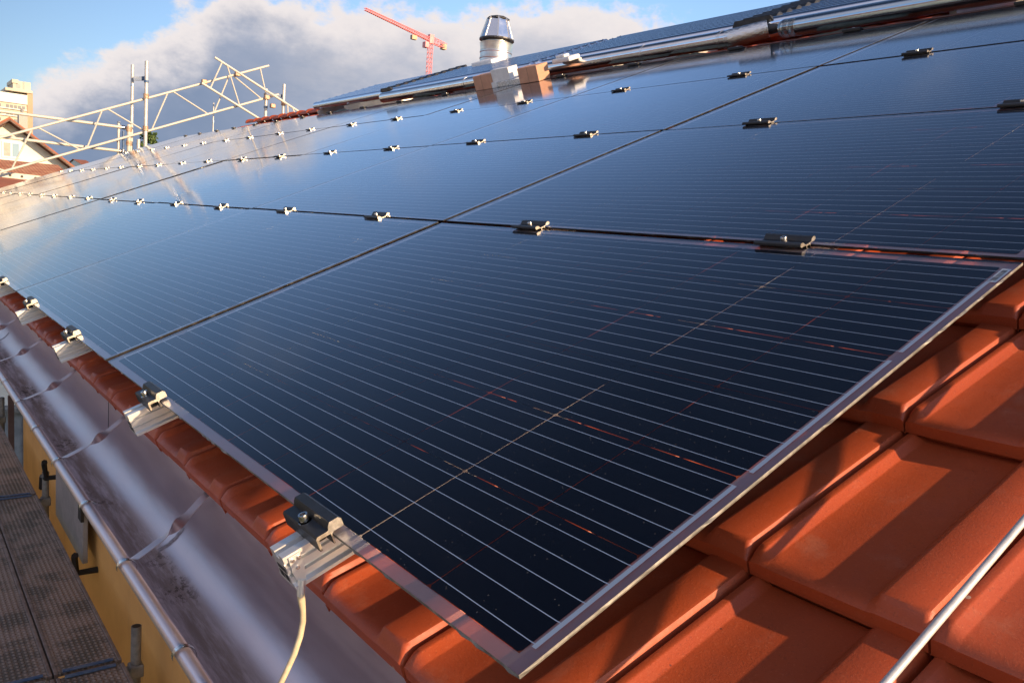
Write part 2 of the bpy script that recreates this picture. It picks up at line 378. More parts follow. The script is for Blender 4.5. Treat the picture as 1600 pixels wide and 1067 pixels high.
# ------------------------------------------------------------------ ground, far setting
GRASS, g, b = mat('grass', (.05, .08, .03), .9)
o = obj(g); g.put(b.inputs['Base Color'], g.mix(g.sm(g.noise(o, .4, 8, .65), .35, .65), (.03, .055, .02, 1), (.09, .10, .05, 1)))
m = M(); m.sheet([[(-3000 + 600 * i, -3000 + 600 * j, -8) for i in range(11)] for j in range(11)])
struct('ground', m, GRASS)
PAVE = worn('paving', (.20, .19, .18), (.27, .26, .24), .9, 0., 3, .05)
m = M(); m.add([(-16, -4, -7.996), (5, -4, -7.996), (5, .75, -7.996), (-16, .75, -7.996)], [(0, 1, 2, 3)])
struct('path', m, PAVE)

# ------------------------------------------------------------------ own house: roof, gutter, wall
house = thing('house', 'ochre rendered house under the panels with red tiled roof and zinc gutter', 'house', (0, 0, 0))
TW, TL = .214, .365
X0 = -.06
LEAK = 4.0
aprof = [(0, -.030), (.0016, -.008), (.0036, .006), (.0056, .0088), (.0135, .0095), (.0160, .0084), (.0255, .0008), (.0285, 0), (.06, -.0006), (.10, -.0006), (.1455, 0), (.1480, .0008), (.1555, .0112), (.1580, .0130), (.1615, .0136), (.203, .0130), (.2070, .0118), (.2098, .007), (.2120, -.006), (.2132, -.030)]
tprof = [-2, -1, 0, .0, .0010, .0030, .006, .010, .016, .024, .040, .12, .25, .372]
def tileh(a, h, t):
    rib = a > .15
    k = min(1, max(0, (t - .001) / (.017 if rib else .022)));  k = k * k * (3 - 2 * k)
    drop = -.0065 * max(0, 1 - t / .020) ** 2.4
    if h < -.01: return h + drop
    return h * (.15 + .85 * k) + drop
m = M()
KX0, KX1 = -68, 14
for row in range(15):
    v0 = row * TL
    for k in range(KX0, KX1):
        xa = X0 + k * TW
        jn = rnd.uniform(-.0012, .0012); jt = rnd.uniform(-.003, .003); jv = rnd.uniform(-.0015, .0015)
        rows = []
        for ti, t in enumerate(tprof):
            r = []
            for a, h in aprof:
                tt = max(t, 0)
                n = -.138 + jn - .034 * tt / TL + jt * (a / TW - .5)
                n += tileh(a, h, tt)
                if ti <= 2: n = (-.192, -.1610, -.1615)[ti]; tt = (.010, .010, -.001)[ti]
                r.append(W(xa + a, v0 + tt + jv, n))
            rows.append(r)
        m.sheet(rows)
tiles = part('roof', m, TILE, house, 42)
# underlay, back slope, verge boards
m = M()
xl, xr = X0 + KX0 * TW, X0 + KX1 * TW
RV = 5.45; rp = W(0, RV, -.19)
m.add([W(xl, .02, -.20), W(xr, .02, -.20), W(xr, RV, -.20), W(xl, RV, -.20)], [(0, 1, 2, 3)])
part('underlay', m, SOFFIT, house, 0)
m = M(); nb = 15; run = 6.0
for i in range(nb):
    y0 = rp.y + i * .40; y1 = y0 + .41
    z0 = rp.z + .03 - (y0 - rp.y) * math.tan(PITCH); z1 = rp.z + .01 - (y1 - rp.y) * math.tan(PITCH)
    m.sheet([[(xl + k * .107, y, z + (.016 if k % 2 else 0)) for k in range(int((xr - xl) / .107) + 1)] for y, z in ((y0, z0 - .0), (y1, z1 + .012))])
part('back_roof', m, TILE, house, 30)
m = M()
for i in range(42):
    xa = xl - .02 + i * .38; c0 = W(0, RV - .03, -.135)
    rows = []
    for u, rr in ((0, .118), (.03, .132), (.06, .130), (.075, .106), (.20, .100), (.40, .098)):
        rows.append([(xa + u, c0.y + rr * math.cos(R(-15 + 210 * q / 12)) * 1.0, c0.z + .55 * rr * math.sin(R(-15 + 210 * q / 12))) for q in range(13)])
    m.sheet(rows)
part('ridge_tiles', m, TILE, house, 50)
# verge board, gable wall
m = M()
m.add([W(xl - .01, 0, -.16), W(xl - .01, RV, -.16), W(xl - .01, RV, -.34), W(xl - .01, 0, -.34),
       W(xl - .04, 0, -.16), W(xl - .04, RV, -.16), W(xl - .04, RV, -.34), W(xl - .04, 0, -.34)],
      [(0, 1, 2, 3), (7, 6, 5, 4), (0, 4, 5, 1), (3, 2, 6, 7), (0, 3, 7, 4), (1, 5, 6, 2)])
part('verge_board', m, SOFFIT, house, 0)
m = M()
WALLX0, WALLX1 = -9.15, 2.6
def wallbox(x0, x1, y0, y1, z0, z1): m.box(x0, x1, y0, y1, z0, z1)
wallbox(WALLX0, WALLX1, .75, 1.05, -8, -.36)
wallbox(WALLX1 - .3, WALLX1 - .001, 1.05, 10, -8, -.36)
part('wall', m, PLASTER, house, 0)
m = M()
m.box(-14.3, WALLX0 + .001, 2.2, 2.5, -8, -.36); m.box(-14.3, -14.0, 2.5, 10, -8, -.36); m.box(WALLX0 + .001, WALLX0 + .3, 1.05, 2.2, -8, -.36)
part('recessed_wall', m, GREYW, house, 0)
m = M(); m.box(-14.5, 2.9, .104, .76, -.358, -.345); m.box(-14.5, 2.9, .104, 2.3, -.345, -.335)
part('soffit', m, SOFFIT, house, 0)
zg = W(0, RV, -.3)
for xx in (-14.28, WALLX1 - .02):
    m = M()
    m.add([(xx, .8, -.40), (xx, 10.0, -.40), (xx, zg.y, zg.z), (xx + .02, .8, -.40), (xx + .02, 10.0, -.40), (xx + .02, zg.y, zg.z)], [(0, 1, 2), (5, 4, 3), (0, 3, 4, 1), (1, 4, 5, 2), (2, 5, 3, 0)])
    part('gable', m, PLASTER, house, 0)

# gutter: bead, half-round channel, upstand
GC = (.014, -.262); GR = .090
pr = []
for k in range(0, 25):
    th = R(-172 + k * (172 - 24) / 24) ; pr.append((GC[0] + GR * math.cos(th), GC[1] + GR * math.sin(th)))
pr += [(.1005, -.285), (.1015, -.25), (.102, -.16)]
m = M(); xs = [-14.6 + i * .7 for i in range(26)]
m.sheet([[(x, y, z) for x in xs] for y, z in pr])
m.sheet([[(x, y - .0015 if i < 18 else y + .0015, z - .0015) for x in xs][::-1] for i, (y, z) in enumerate(pr)])
gut = part('gutter', m, ZINC, house, 60)
m = M(); m.tube((-14.6, -.0775, -.262), (2.9, -.0775, -.262), .0115, 18)
part('gutter_bead', m, ZINC, gut, 60)
SEAM = worn('solder_seam', (.30, .26, .27), (.50, .44, .46), .5, .6, 160, .1, .6, .003)
for xx in (-1.25, -4.2, -7.4):
    m = M(); rows = []
    for dx, rr in ((-.008, .0005), (-.004, .0025), (.004, .0025), (.008, .0005)):
        rows.append([(xx + dx + .0014 * math.sin(q * 2.1), GC[0] + (GR - rr) * math.cos(R(-168 + q * 4)), GC[1] + (GR - rr) * math.sin(R(-168 + q * 4))) for q in range(24, 36)])
    m.sheet(rows); part('solder_seam', m, SEAM, gut, 60)
m = M(); m.box(-2.02, -2.018, .1003, .1012, -.29, -.16); part('joint_line', m, BLKI, gut, 0)
# twisted spring straps + half-ring clips
def strap(x):
    m = M(); A = Vector((x - .10, .098, -.178)); B = Vector((x + .015, -.068, -.246)); N = 26; rows = []
    d = (B - A).normalized(); up = Vector((0, -.35, .94)); side = d.cross(up).normalized()
    for i in range(N + 1):
        s_ = i / N; p = A.lerp(B, s_) - Vector((0, 0, 1)) * .010 * math.sin(math.pi * s_)
        tw = max(0, min(1, (s_ - .28) / .42)); tw = math.pi * (tw * tw * (3 - 2 * tw))
        a = math.cos(tw) * side + math.sin(tw) * side.cross(d); nn = a.cross(d)
        h = .0105; rows.append([p - a * h + nn * .0006, p + a * h + nn * .0006, p + a * h - nn * .0006, p - a * h - nn * .0006, p - a * h + nn * .0006])
    m.sheet(rows); return m
def clip(x):
    m = M(); P = []
    for k in range(15):
        th = R(200 - k * 15); P.append((x + .0 + .0008 * k, -.0775 + .0155 * math.cos(th), -.2625 + .0155 * math.sin(th)))
    P += [(x + .014, -.058, -.282)]
    rows = []
    for i, p in enumerate(P): rows.append([(p[0] - .0045, p[1], p[2]), (p[0] + .0045, p[1], p[2])])
    m.sheet(rows)
    m.sheet([[(a[0][0], a[0][1] + .0012 * (1 if j else 0), a[0][2] - .001), (a[1][0], a[1][1], a[1][2] - .001)][::-1] for j, a in enumerate(rows)])
    return m
x = -.30; i = 0
sx_ = [-1.0] + [-1.0 - .685 * k for k in range(1, 19)]
for q in sx_: part('gutter_strap', strap(q), ZINC, gut, 60)
for q in [s + .345 for s in sx_] + sx_:
    part('gutter_clip', clip(q), BOLT, gut, 60)
# shutter with holders on the wall
m = M(); m.box(-6.58, -5.5, .66, .695, -2.12, -.75)
sh = bevel(part('shutter', m, SHUT, house, 0, 'open grey shutter folded flat on the wall'), .006)
for (hx, hz) in ((-6.75, -1.86), (-5.46, -2.16)):
    m = M(); m.path([(hx, .75, hz), (hx, .62, hz), (hx + .02, .60, hz + .12), (hx + .05, .60, hz + .15)], .022, 6); m.path([(hx, .62, hz), (hx - .12, .61, hz - .02), (hx - .15, .61, hz - .13)], .025, 6)
    part('shutter_holder', m, BLKI, house, 40)
for (hx, hz) in ((-5.5, -1.05), (-5.5, -1.75)):
    m = M(); m.box(hx - .05, hx + .05, .64, .66, hz - .05, hz + .05); part('hinge', m, BLKI, sh, 0)
# steel flue
fx, fv = -7.49, 5.75
fb = W(fx, fv, 0); fz = fb.z - .1
m = M(); Rf = .182
prof = [(Rf, -.5)]
for z in (0.06, .20, .27):
    prof += [(Rf, z - .012), (Rf + .006, z - .006), (Rf + .006, z + .006), (Rf, z + .012)]
prof += [(Rf + .008, .355), (Rf + .012, .37), (Rf + .004, .375), (Rf - .03, .376), (Rf - .03, .42)]
m.lathe(prof, (fx, fb.y, fz), 48)
FLUE = worn('brushed_flue_steel', (.74, .71, .66), (.66, .63, .58), .36, 1., 3, .06, .15, .001, (1, 1, 8))
FLUE2 = worn('polished_cowl_steel', (.72, .76, .82), (.66, .70, .76), .22, 1., 3, .06)
fl = part('chimney', m, FLUE, house, 40)
m = M(); seg = 8
def ring(r, z, off=.2): return [(fx + r * math.cos(off + 2 * math.pi * k / seg), fb.y + r * math.sin(off + 2 * math.pi * k / seg), fz + z) for k in range(seg)]
lo_, hi_ = ring(.196, .415), ring(.122, .64)
m.add(lo_ + hi_, [(k, (k + 1) % seg, seg + (k + 1) % seg, seg + k) for k in range(seg)])
part('cowl', m, FLUE2, fl, 0)
for k in range(seg):
    m = M(); m.bar(Vector(lo_[k]), Vector(hi_[k]) + Vector((0, 0, .012)), .014, .014); part('cowl_fin', m, FLUE, fl, 0)
m = M(); m.lathe([(.0, .668), (.10, .668), (.134, .650), (.134, .640), (.02, .655)], (fx, fb.y, fz), 8); part('cowl_cap', m, BLKPL, fl, 0)
m = M(); m.lathe([(.203, .42), (.203, .405), (.16, .39), (.10, .37)], (fx, fb.y, fz), 24); part('cowl_collar', m, BLKPL, fl, 0)

# ------------------------------------------------------------------ solar panels
Pu, Pv, GAP = 1.5932, 1.0, .009
PX, PYW = Pu - 2 * GAP, Pv - 2 * GAP
def rail_prof():
    return [(a, b * .74) for a, b in [(-.020, 0), (-.006, 0), (-.006, -.009), (.006, -.009), (.006, 0), (.020, 0), (.020, -.012), (.0155, -.0135), (.0155, -.0175), (.020, -.019), (.020, -.031), (.0150, -.0325), (.0150, -.0375), (.020, -.039), (.020, -.050), (.026, -.054), (.026, -.060), (-.026, -.060), (-.026, -.054), (-.020, -.050), (-.020, -.040), (-.017, -.038), (-.017, -.032), (-.020, -.030)]]
pm = M()   # glass: local origin lower right corner, panel runs to -x
T_ = .0046
NB = 40
pm.cur = 0; pm.add([(-PX, 0, 0), (0, 0, 0), (0, PYW, 0), (-PX, PYW, 0)], [(0, 1, 2, 3)])
edge = [(0, 0), (0, PYW), (-PX, PYW), (-PX, 0)]
for e in range(4):
    pm.cur = 1 + e
    a = Vector(edge[e] + (0,)); b_ = Vector(edge[(e + 1) % 4] + (0,)); d = (b_ - a); L_ = d.length; d.normalize(); o_ = Vector((d.y, -d.x, 0))
    n_ = int(L_ / .012); rows = [[], [], []]
    rr = random.Random(e)
    for k in range(n_ + 1):
        p = a + d * (L_ * k / n_); bb = 0 if k in (0, n_) else (.0004 + (.0022 if rr.random() < .10 else rr.random() * .0005))
        rows[0].append(p); rows[1].append(p + o_ * bb + Vector((0, 0, -T_ * .5))); rows[2].append(p + Vector((0, 0, -T_)))
    pm.sheet(rows)
pm.cur = 5; pm.add([(-PX, 0, -T_), (0, 0, -T_), (0, PYW, -T_), (-PX, PYW, -T_)], [(3, 2, 1, 0)])
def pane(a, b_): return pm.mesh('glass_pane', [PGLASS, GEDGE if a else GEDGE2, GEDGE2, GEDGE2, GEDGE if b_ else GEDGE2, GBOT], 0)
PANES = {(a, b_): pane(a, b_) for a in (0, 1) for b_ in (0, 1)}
zb_ = -.0030; x0b, x1b, y0b, y1b = -.0215 - 10 * .15276 + .001, -.0215 - .001, .017 + .001, .017 + 6 * .15767 - .001
bd = M(); bd.add([(-PX, 0, zb_), (0, 0, zb_), (0, PYW, zb_), (-PX, PYW, zb_), (x0b, y0b, zb_), (x1b, y0b, zb_), (x1b, y1b, zb_), (x0b, y1b, zb_)],
       [(0, 1, 5, 4), (1, 2, 6, 5), (2, 3, 7, 6), (3, 0, 4, 7)])
BORDM = bd.mesh('clear_border', BORD, 0)
cm = M(); gx, gy = .0015, .0011; ch = .0035
CX0, CY0 = -.0215, .0178     # start of the cell field in panel coordinates
for i in range(10):
    for j in range(6):
        x1 = -i * CPX - gx / 2; x0 = -(i + 1) * CPX + gx / 2; y0 = j * CPY + gy / 2; y1 = (j + 1) * CPY - gy / 2
        cm.add([(x0 + ch, y0, 0), (x1 - ch, y0, 0), (x1, y0 + ch, 0), (x1, y1 - ch, 0), (x1 - ch, y1, 0), (x0 + ch, y1, 0), (x0, y1 - ch, 0), (x0, y0 + ch, 0)], [tuple(range(8))])
CELLM = cm.mesh('cell_field', CELL, 0)
rm = M()   # string ribbons at both ends, lead-outs of the busbars
for s_, xr_ in ((0, .0060), (1, -10 * CPX - .0060)):
    for (a, b_) in (((.075, 1.90), (2.08, 3.92), (4.08, 5.75)) if s_ == 0 else ((.1, .9), (1.08, 2.92), (3.08, 4.92), (5.08, 5.9))):
        rm.add([(xr_ - .0029, a * CPY, .0008), (xr_ + .0029, a * CPY, .0008), (xr_ + .0029, b_ * CPY, .0008), (xr_ - .0029, b_ * CPY, .0008)], [(0, 1, 2, 3)])
for j in range(30):
    yy = (j + .5) * CPY / 5
    for xa, xb in ((-.001, .0055), (-10 * CPX - .0055, -10 * CPX + .001)):
        rm.add([(xa, yy - .0007, .0004), (xb, yy - .0007, .0004), (xb, yy + .0007, .0004), (xa, yy + .0007, .0004)], [(0, 1, 2, 3)])
for i in range(1, 10):      # busbars bridging the cell gaps
    for j in range(30):
        yy = (j + .5) * CPY / 5; xa = -i * CPX
        rm.add([(xa - .0015, yy - .0006, .0004), (xa + .0015, yy - .0006, .0004), (xa + .0015, yy + .0006, .0004), (xa - .0015, yy + .0006, .0004)], [(0, 1, 2, 3)])
RIBM = rm.mesh('string_ribbon', RIB, 0)
lm = M(); lx0, lx1, ly0, ly1 = .004, .017, .905, .957
lm.add([(lx0, ly0, .0014), (lx1, ly0, .0014), (lx1, ly1, .0014), (lx0, ly1, .0014)], [(0, 1, 2, 3)])
LABM = lm.mesh('label_sticker', STK, 0)
bm_ = M(); yy = ly0 + .006
while yy < ly1 - .006:
    wd = rnd.choice((.0006, .0010, .0016)); bm_.add([(lx0 + .003, yy, .0018), (lx1 - .003, yy, .0018), (lx1 - .003, yy + wd, .0018), (lx0 + .003, yy + wd, .0018)], [(0, 1, 2, 3)]); yy += wd + rnd.choice((.0007, .0012))
BARM = bm_.mesh('barcode', INK, 0)
JBM = M(); 
for q in (-.35, -.78, -1.21): JBM.box(q - .03, q + .03, PYW * .5 - .04, PYW * .5 + .04, -T_ - .014, -T_ - .0005)
JBM = JBM.mesh('junction_box', BLKPL, 0)
ROWN = ['bottom', 'second', 'third', 'top']
for r in range(4):
    for c_ in range(9):
        col = 'nearest the open right roof edge' if c_ == 0 else ('at the far left end' if c_ == 8 else ORD[c_] + ' from the right')
        lab = 'frameless dark glass solar panel in the %s row, %s' % (ROWN[r], col)
        jn = rnd.uniform(-.0012, .0012)
        p = thing('solar_panel', lab, 'solar panel', W(-GAP - c_ * Pu, GAP + r * Pv, jn), True, 'frameless glass solar panels on the roof')
        if not (r == 0 and c_ == 0):
            p.rotation_euler = (PITCH + rnd.uniform(-.0016, .0016), rnd.uniform(-.0012, .0012), 0)
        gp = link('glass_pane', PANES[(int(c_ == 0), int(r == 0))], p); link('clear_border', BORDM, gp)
        cg = link('cell_field', CELLM, p, (CX0, CY0, -.0024))
        link('string_ribbon', RIBM, cg)
        st = link('label_sticker', LABM, p, (-.0215, 0, -.0030)); link('barcode', BARM, st)
        link('junction_box', JBM, p)

# rails and clamps
RAILX = [-(k + f_) * Pu for k in range(9) for f_ in (.262, .742)]
railm = M()
railm.exty(rail_prof(), -.050, 4.03)
railm.cur = 1      # dark hollow chambers on the sawn end
for (a0, a1, b0, b1) in ((-.0135, .0135, -.0185, -.0255), (-.0150, -.0015, -.0285, -.0385), (.0015, .0135, -.0285, -.0385)):
    railm.add([(a0, -.0503, b0), (a1, -.0503, b0), (a1, -.0503, b1), (a0, -.0503, b1)], [(0, 1, 2, 3)])
railm.cur = 0
RAILM = railm.mesh('mounting_rail', [ALU, BLKI], 30)
hk = M(); hk.box(-.015, .015, -.02, .0, -.062, -.066)
for i, rx in enumerate(RAILX):
    o = link('mounting_rail', RAILM, None, W(rx, 0, -.0110), True)
    tag(o, 'bare aluminium mounting rail running up the roof under the panels, %s from the right' % ORD[i], 'rail', 'mounting rails under the solar panels')
CL = .100     # clamp length along x
def mid_prof(dz=0):     # H-like cap over the seam (v,n)
    return [(-.0065, -.045), (-.0065, .003), (-.021, .003), (-.0235, .005), (-.0235, .0085), (-.0215, .0112), (-.0160, .0112), (-.0130, .0092), (-.0105, .0065), (-.0085, .0042),
            (.0085, .0042), (.0105, .0065), (.0130, .0092), (.0160, .0112), (.0215, .0112), (.0235, .0085), (.0235, .005), (.021, .003), (.0065, .003), (.0065, -.045), (.0045, -.045), (.0045, .0008), (-.0045, .0008), (-.0045, -.045)]
def end_prof():
    return [(a * .70, b) for a, b in [(-.033, -.0125), (-.033, .0045), (-.030, .0070), (-.0085, .0070), (-.0065, .0120), (-.0020, .0165), (.0150, .0165), (.0200, .0130), (.0200, .0030), (.0010, .0030), (-.0035, .0010), (-.0035, -.0125), (-.0065, -.0125), (-.0065, .0020), (-.0285, .0020), (-.0285, -.0125)]]
def rim(m, prof, x, off=.00025):     # bright sawn end face
    n = len(prof); m.cur = 1; m.add([(x + off, y, z) for y, z in prof], [tuple(range(n))]); m.cur = 0
def bolt_mesh(cy, cz):
    m = M(); r = .0062
    m.lathe([(.0, cz + .004), (.0036, cz + .004), (.0036, cz + .0095), (.0060, cz + .0095), (r, cz + .0088), (r, cz), (.0085, cz), (.0085, cz - .0015), (.0, cz - .0015)], (0, cy, 0), 20)
    return m.mesh('bolt', BOLT, 30)
def hollow(prof, t=.0022):
    return prof
mm = M(); mm.ext(mid_prof(), -CL / 2, CL / 2); rim(mm, mid_prof(), CL / 2); MIDM = mm.mesh('clamp_body', [BLACKM, ALUCUT], 30)
em = M(); em.ext(end_prof(), -CL / 2, CL / 2); rim(em, end_prof(), CL / 2)
ENDM = em.mesh('clamp_body', [BLACKM, ALUCUT], 30)
MB_, EB_ = bolt_mesh(0, .0045), bolt_mesh(-.0135, .0070)
foot = M(); foot.box(-.040, .030, -.0190, -.0055, -.012, .0); FOOTM = foot.mesh('clamp_foot', BLACKM, 0)
SEAMN = ['on eave edge of the lowest panels', 'between bottom and second panel rows', 'between second and third panel rows', 'between third and top panel rows', 'on upper edge of the top panels']
for lv in range(5):
    for i, rx in enumerate(RAILX):
        kind = 'end clamp' if lv in (0, 4) else 'mid clamp'
        if lv == 0: y = .010 ; ry = 0
        elif lv == 4: y = 4.0 - .010
        else: y = lv * 1.0
        jx = rnd.uniform(-.012, .012) if not (i == 0 and lv in (0, 1)) else 0
        p = thing('panel_clamp', 'black %s %s, %s from right' % (kind, SEAMN[lv], ORD[i]), 'clamp', W(rx + jx, y, 0), True,
                  'black clamps holding the solar panels')
        if lv == 4: p.rotation_euler = (W(0, 0, 1).to_track_quat('Z', 'Y').to_euler().x, 0, math.pi); p.rotation_euler = (Matrix.Rotation(PITCH, 3, 'X') @ Matrix.Rotation(math.pi, 3, 'Z')).to_euler()
        else: p.rotation_euler = (Matrix.Rotation(PITCH, 3, 'X') @ Matrix.Rotation(rnd.uniform(-.012, .012), 3, 'Z')).to_euler()
        link('clamp_body', MIDM if 0 < lv < 4 else ENDM, p)
        link('bolt', MB_ if 0 < lv < 4 else EB_, p)
        if lv in (0, 4): link('clamp_foot', FOOTM, p)

# earthing lug + cable at the nearest rail end
lug = thing('earthing_cable', 'pale earthing cable hanging from a riveted lug on the nearest rail end', 'cable', W(RAILX[0] + .021, -.06, -.03), False)
bx = W(RAILX[0] + .023, -.052, -.034)
def rel(p): return tuple(Vector(p) - lug.location)
m = M()
A0 = bx
q = lambda dx, v, n: W(RAILX[0] + dx, v, n)
c_tl, c_tr = q(.0225, -.058, -.016), q(.0225, -.030, -.016)
Q = lambda v, n, dx=0: rel(q(.0215 + dx, v, n))
lp = [(-.044, -.014), (-.029, -.014), (-.030, -.034), (-.034, -.050), (-.044, -.050), (-.046, -.034)]
m.add([Q(a, b) for a, b in lp] + [Q(a, b, .0016) for a, b in lp], [(5, 4, 3, 2, 1, 0), (6, 7, 8, 9, 10, 11)] + [(k, (k + 1) % 6, 6 + (k + 1) % 6, 6 + k) for k in range(6)])
part('lug', m, ALU, lug, 0)
for (v_, n_) in ((-.041, -.0185), (-.033, -.0185), (-.038, -.030)):
    m = M(); m.tube(Q(v_, n_, .001), Q(v_, n_, .0032), .0026, 10); m.tube(Q(v_, n_, .0032), Q(v_, n_, .0042), .0014, 8); part('rivet', m, BOLT, lug, 30)
m = M(); e0 = q(.0225, -.039, -.048)
P = [e0, e0 + Vector((.001, -.001, -.010)), e0 + Vector((.001, -.001, -.020))]
m.path([rel(p) for p in P], [.0052, .0050, .0047], 12); part('ferrule', m, ALU, lug, 40)
m = M(); s0 = P[-1]
pts_ = []
cpts = [(.003, 0), (-.008, .002), (-.02, .0045), (-.035, .006), (-.055, .004), (-.078, -.002), (-.10, -.011), (-.13, -.024), (-.17, -.045), (-.24, -.08), (-.4, -.13), (-.8, -.17), (-2., -.2)]
for z_, y_ in cpts: pts_.append(s0 + Vector((.08 * z_, y_, z_)))
m.path([rel(p) for p in pts_], [.0047, .0046] + [.0036] * 11, 12); part('cable', m, CABLE, lug, 60)

# lightning conductor wire over the bare tiles
m = M(); a = W(.152, .10, -.085); P = []
for k in range(31):
    s_ = k / 30; P.append(W(.170 + .004 * s_ + .0016 * math.sin(k * .7), -.02 + 5.4 * s_, -.101 + .0015 * math.sin(k * 1.3)))
m.path(P, .0040, 12)
tag(part('lightning_wire', m, RODM, None, 60), 'dull silver round wire lying up the slope over the bare tiles', 'wire')

# ------------------------------------------------------------------ solar thermal tube collectors above the panels
def collector(x0, xh0, xh1, x1, lab, nt=10, first=0, v0=4.33):
    t = thing('tube_collector', lab, 'tube collector', W((xh0 + xh1) / 2, v0, .02), True, 'solar thermal tube collectors on the roof ridge')
    xc = (xh0 + xh1) / 2
    for k in range(first, nt):
        for s_, (a, b_) in ((0, (x0, xh0)), (1, (xh1, x1))):
            if abs(b_ - a) < .2: continue
            m = M(); yy = k * .098; r = .0470
            if s_ == 0: m.path([(a - xc + .0, yy, .05), (a - xc + .008, yy, .05), (a - xc + .03, yy, .05), (b_ - xc + .01, yy, .05)], [.006, .026, r, r], 18)
            else: m.path([(a - xc - .01, yy, .05), (b_ - xc - .03, yy, .05), (b_ - xc - .008, yy, .05), (b_ - xc, yy, .05)], [r, r, .026, .006], 18)
            part('glass_tube', m, TUBEG, t, 40)
    m = M(); L_ = nt * .098 + .05; prof = []
    N = nt * 8
    rows = []
    for k in range(N + 1):
        y = -.04 + L_ * k / N; z = .102 + .0105 * math.cos(2 * math.pi * k / 8)
        rows.append([(xh0 - xc - .02, y, .0), (xh0 - xc - .02, y, z - .03), (xh0 - xc + .0, y, z), (xh1 - xc, y, z), (xh1 - xc + .02, y, z - .03), (xh1 - xc + .02, y, 0)])
    m.sheet(rows); m.add([rows[0][i] for i in range(6)], [tuple(range(6))]); m.add([rows[-1][i] for i in range(6)], [tuple(range(6))[::-1]])
    part('header_cover', m, BLKPL, t, 40)
    for xx in (x0 + .15, (x0 + xh0) / 2, (xh1 + x1) / 2, x1 - .15):
        m = M(); m.box(xx - xc - .018, xx - xc + .018, -.06, L_ - .06, -.16, -.0); part('support_rail', m, ALU, t, 0)
    for k in range(first, nt):
        for xx in (x0 + .06, x1 - .06):
            m = M(); m.lathe([(.0, .092), (.007, .092), (.008, .096), (.003, .100), (.0, .100)], (xx - xc, k * .098, 0), 8); part('end_clip', m, BOLT, t, 30)
    return t
collector(-9.42, -7.62, -7.42, -5.05, 'dark glass tube collector with ribbed black header at the far left end of the ridge', 10)
collector(-4.95, -2.98, -2.72, -.55, 'dark glass tube collector with ribbed black header nearer the camera, right of the boxes', 10)
collector(-.45, 1.3, 1.5, 3.0, 'dark glass tube collector cut by the upper right edge of the photo', 10)

# jacketed pipe along the foot of the collectors
pipe = thing('insulated_pipe', 'long sheet metal clad pipe running along the foot of the tube collectors', 'pipe', W(0, 4.21, .045), True)
m = M(); pts_ = [(-7.47, 0, 0), (-6, .002, .0), (-4.6, 0, .002), (-2.98, 0, 0)]
m.path(pts_, .053, 28); part('pipe_jacket', m, JACKET, pipe, 40)
for xx in (-3.70, -3.03, -2.96, -5.9):
    m = M(); m.tube((xx - .012, 0, 0), (xx + .012, 0, 0), .0555, 28); part('pipe_band', m, BOLT, pipe, 40)
m = M(); P = []
for k in range(11):
    s_ = k / 10; P.append((-2.98 + .235 * s_, .085 * s_ * s_, .012 * s_))
m.path(P, [.054 + .002 * (k % 2) for k in range(11)], 28); part('foil_elbow', m, FOIL, pipe, 40)
m = M(); m.tube((-2.76, .075, .01), (-2.66, .10, .01), .030, 16); part('pipe_neck', m, BLKPL, pipe, 40)
# large front tube of the right collector, glass end showing
ft = thing('front_tube', 'wide dark glass tube with a clear domed end beside the foil elbow', 'glass tube', W(-2.58, 4.19, .05), True)
m = M(); m.tube((.12, 0, 0), (2.4, 0, 0), .050, 28); part('absorber', m, TUBEG, ft, 40)
m = M(); m.path([(-.02, 0, 0), (-.012, 0, 0), (.005, 0, 0), (.03, 0, 0), (2.41, 0, 0)], [.004, .028, .046, .0545, .0545], 28); part('outer_glass', m, CLEAR, ft, 40)
for xx in (.03, .07, .115):
    m = M(); m.lathe([(.035, -.004), (.050, -.004), (.050, .004), (.035, .004), (.035, -.004)], (0, 0, 0), 24)
    o = part('spring_ring', m, BOLT, ft, 30); o.rotation_euler = (0, math.pi / 2, 0); o.location = (xx, 0, 0)

# dark beam behind the upper panel edge, added to hide the sunlit tiles
BEAM = worn('brown_beam', (.085, .036, .028), (.13, .055, .04), .45, 0., 6)
for xa, xb, lab in ((-7.45, -2.75, 'added to mask tiles under the clad pipe'), (-2.70, 3.0, 'under the wide front tube at upper right')):
    m = M(); m.box(xa, xb, 0, .03, -.14, -.004); o = bevel(part('masking_beam', m, BEAM, None, 0), .003); o.location = W(0, 4.05, 0); o.rotation_euler = (PITCH, 0, 0)
    tag(o, 'dark brown beam along the upper panel edge ' + lab, 'beam', 'beams along the upper panel edge')
# flashing scraps under the pipe
for i, (xx, ln, dv, lab) in enumerate(((-6.85, .55, 4.10, 'below the far end of the clad pipe'), (-5.95, .6, 4.08, 'left of the brown cardboard boxes'), (-4.05, .55, 4.08, 'right of the cardboard boxes'), (-3.45, .5, 4.08, 'left of the foil elbow'), (-2.35, .5, 4.09, 'under the clear domed tube end'), (-8.55, .35, 4.08, 'under the far left collector end'))):
    m = M(); rows = []; rr = random.Random(i)
    for a in range(12):
        s_ = a / 11; rows.append([(ln * s_, .09 * b_ / 4, .028 * math.sin(math.pi * s_ * .9) * (b_ / 4) + .010 * rr.random() - .01) for b_ in range(5)])
    m.sheet(rows); m.sheet([[(p[0], p[1], p[2] - .004) for p in r][::-1] for r in rows])
    o = part('flashing_strip', m, LEAD, None, 0); o.location = W(xx, dv - .01, -.004); o.rotation_euler = (Matrix.Rotation(PITCH, 3, 'X') @ Matrix.Rotation(.10, 3, 'Y') @ Matrix.Rotation(rr.uniform(-.08, .12), 3, 'Z')).to_euler()
    tag(o, 'crumpled grey green flashing strip ' + lab, 'flashing', 'flashing strips under the pipe')

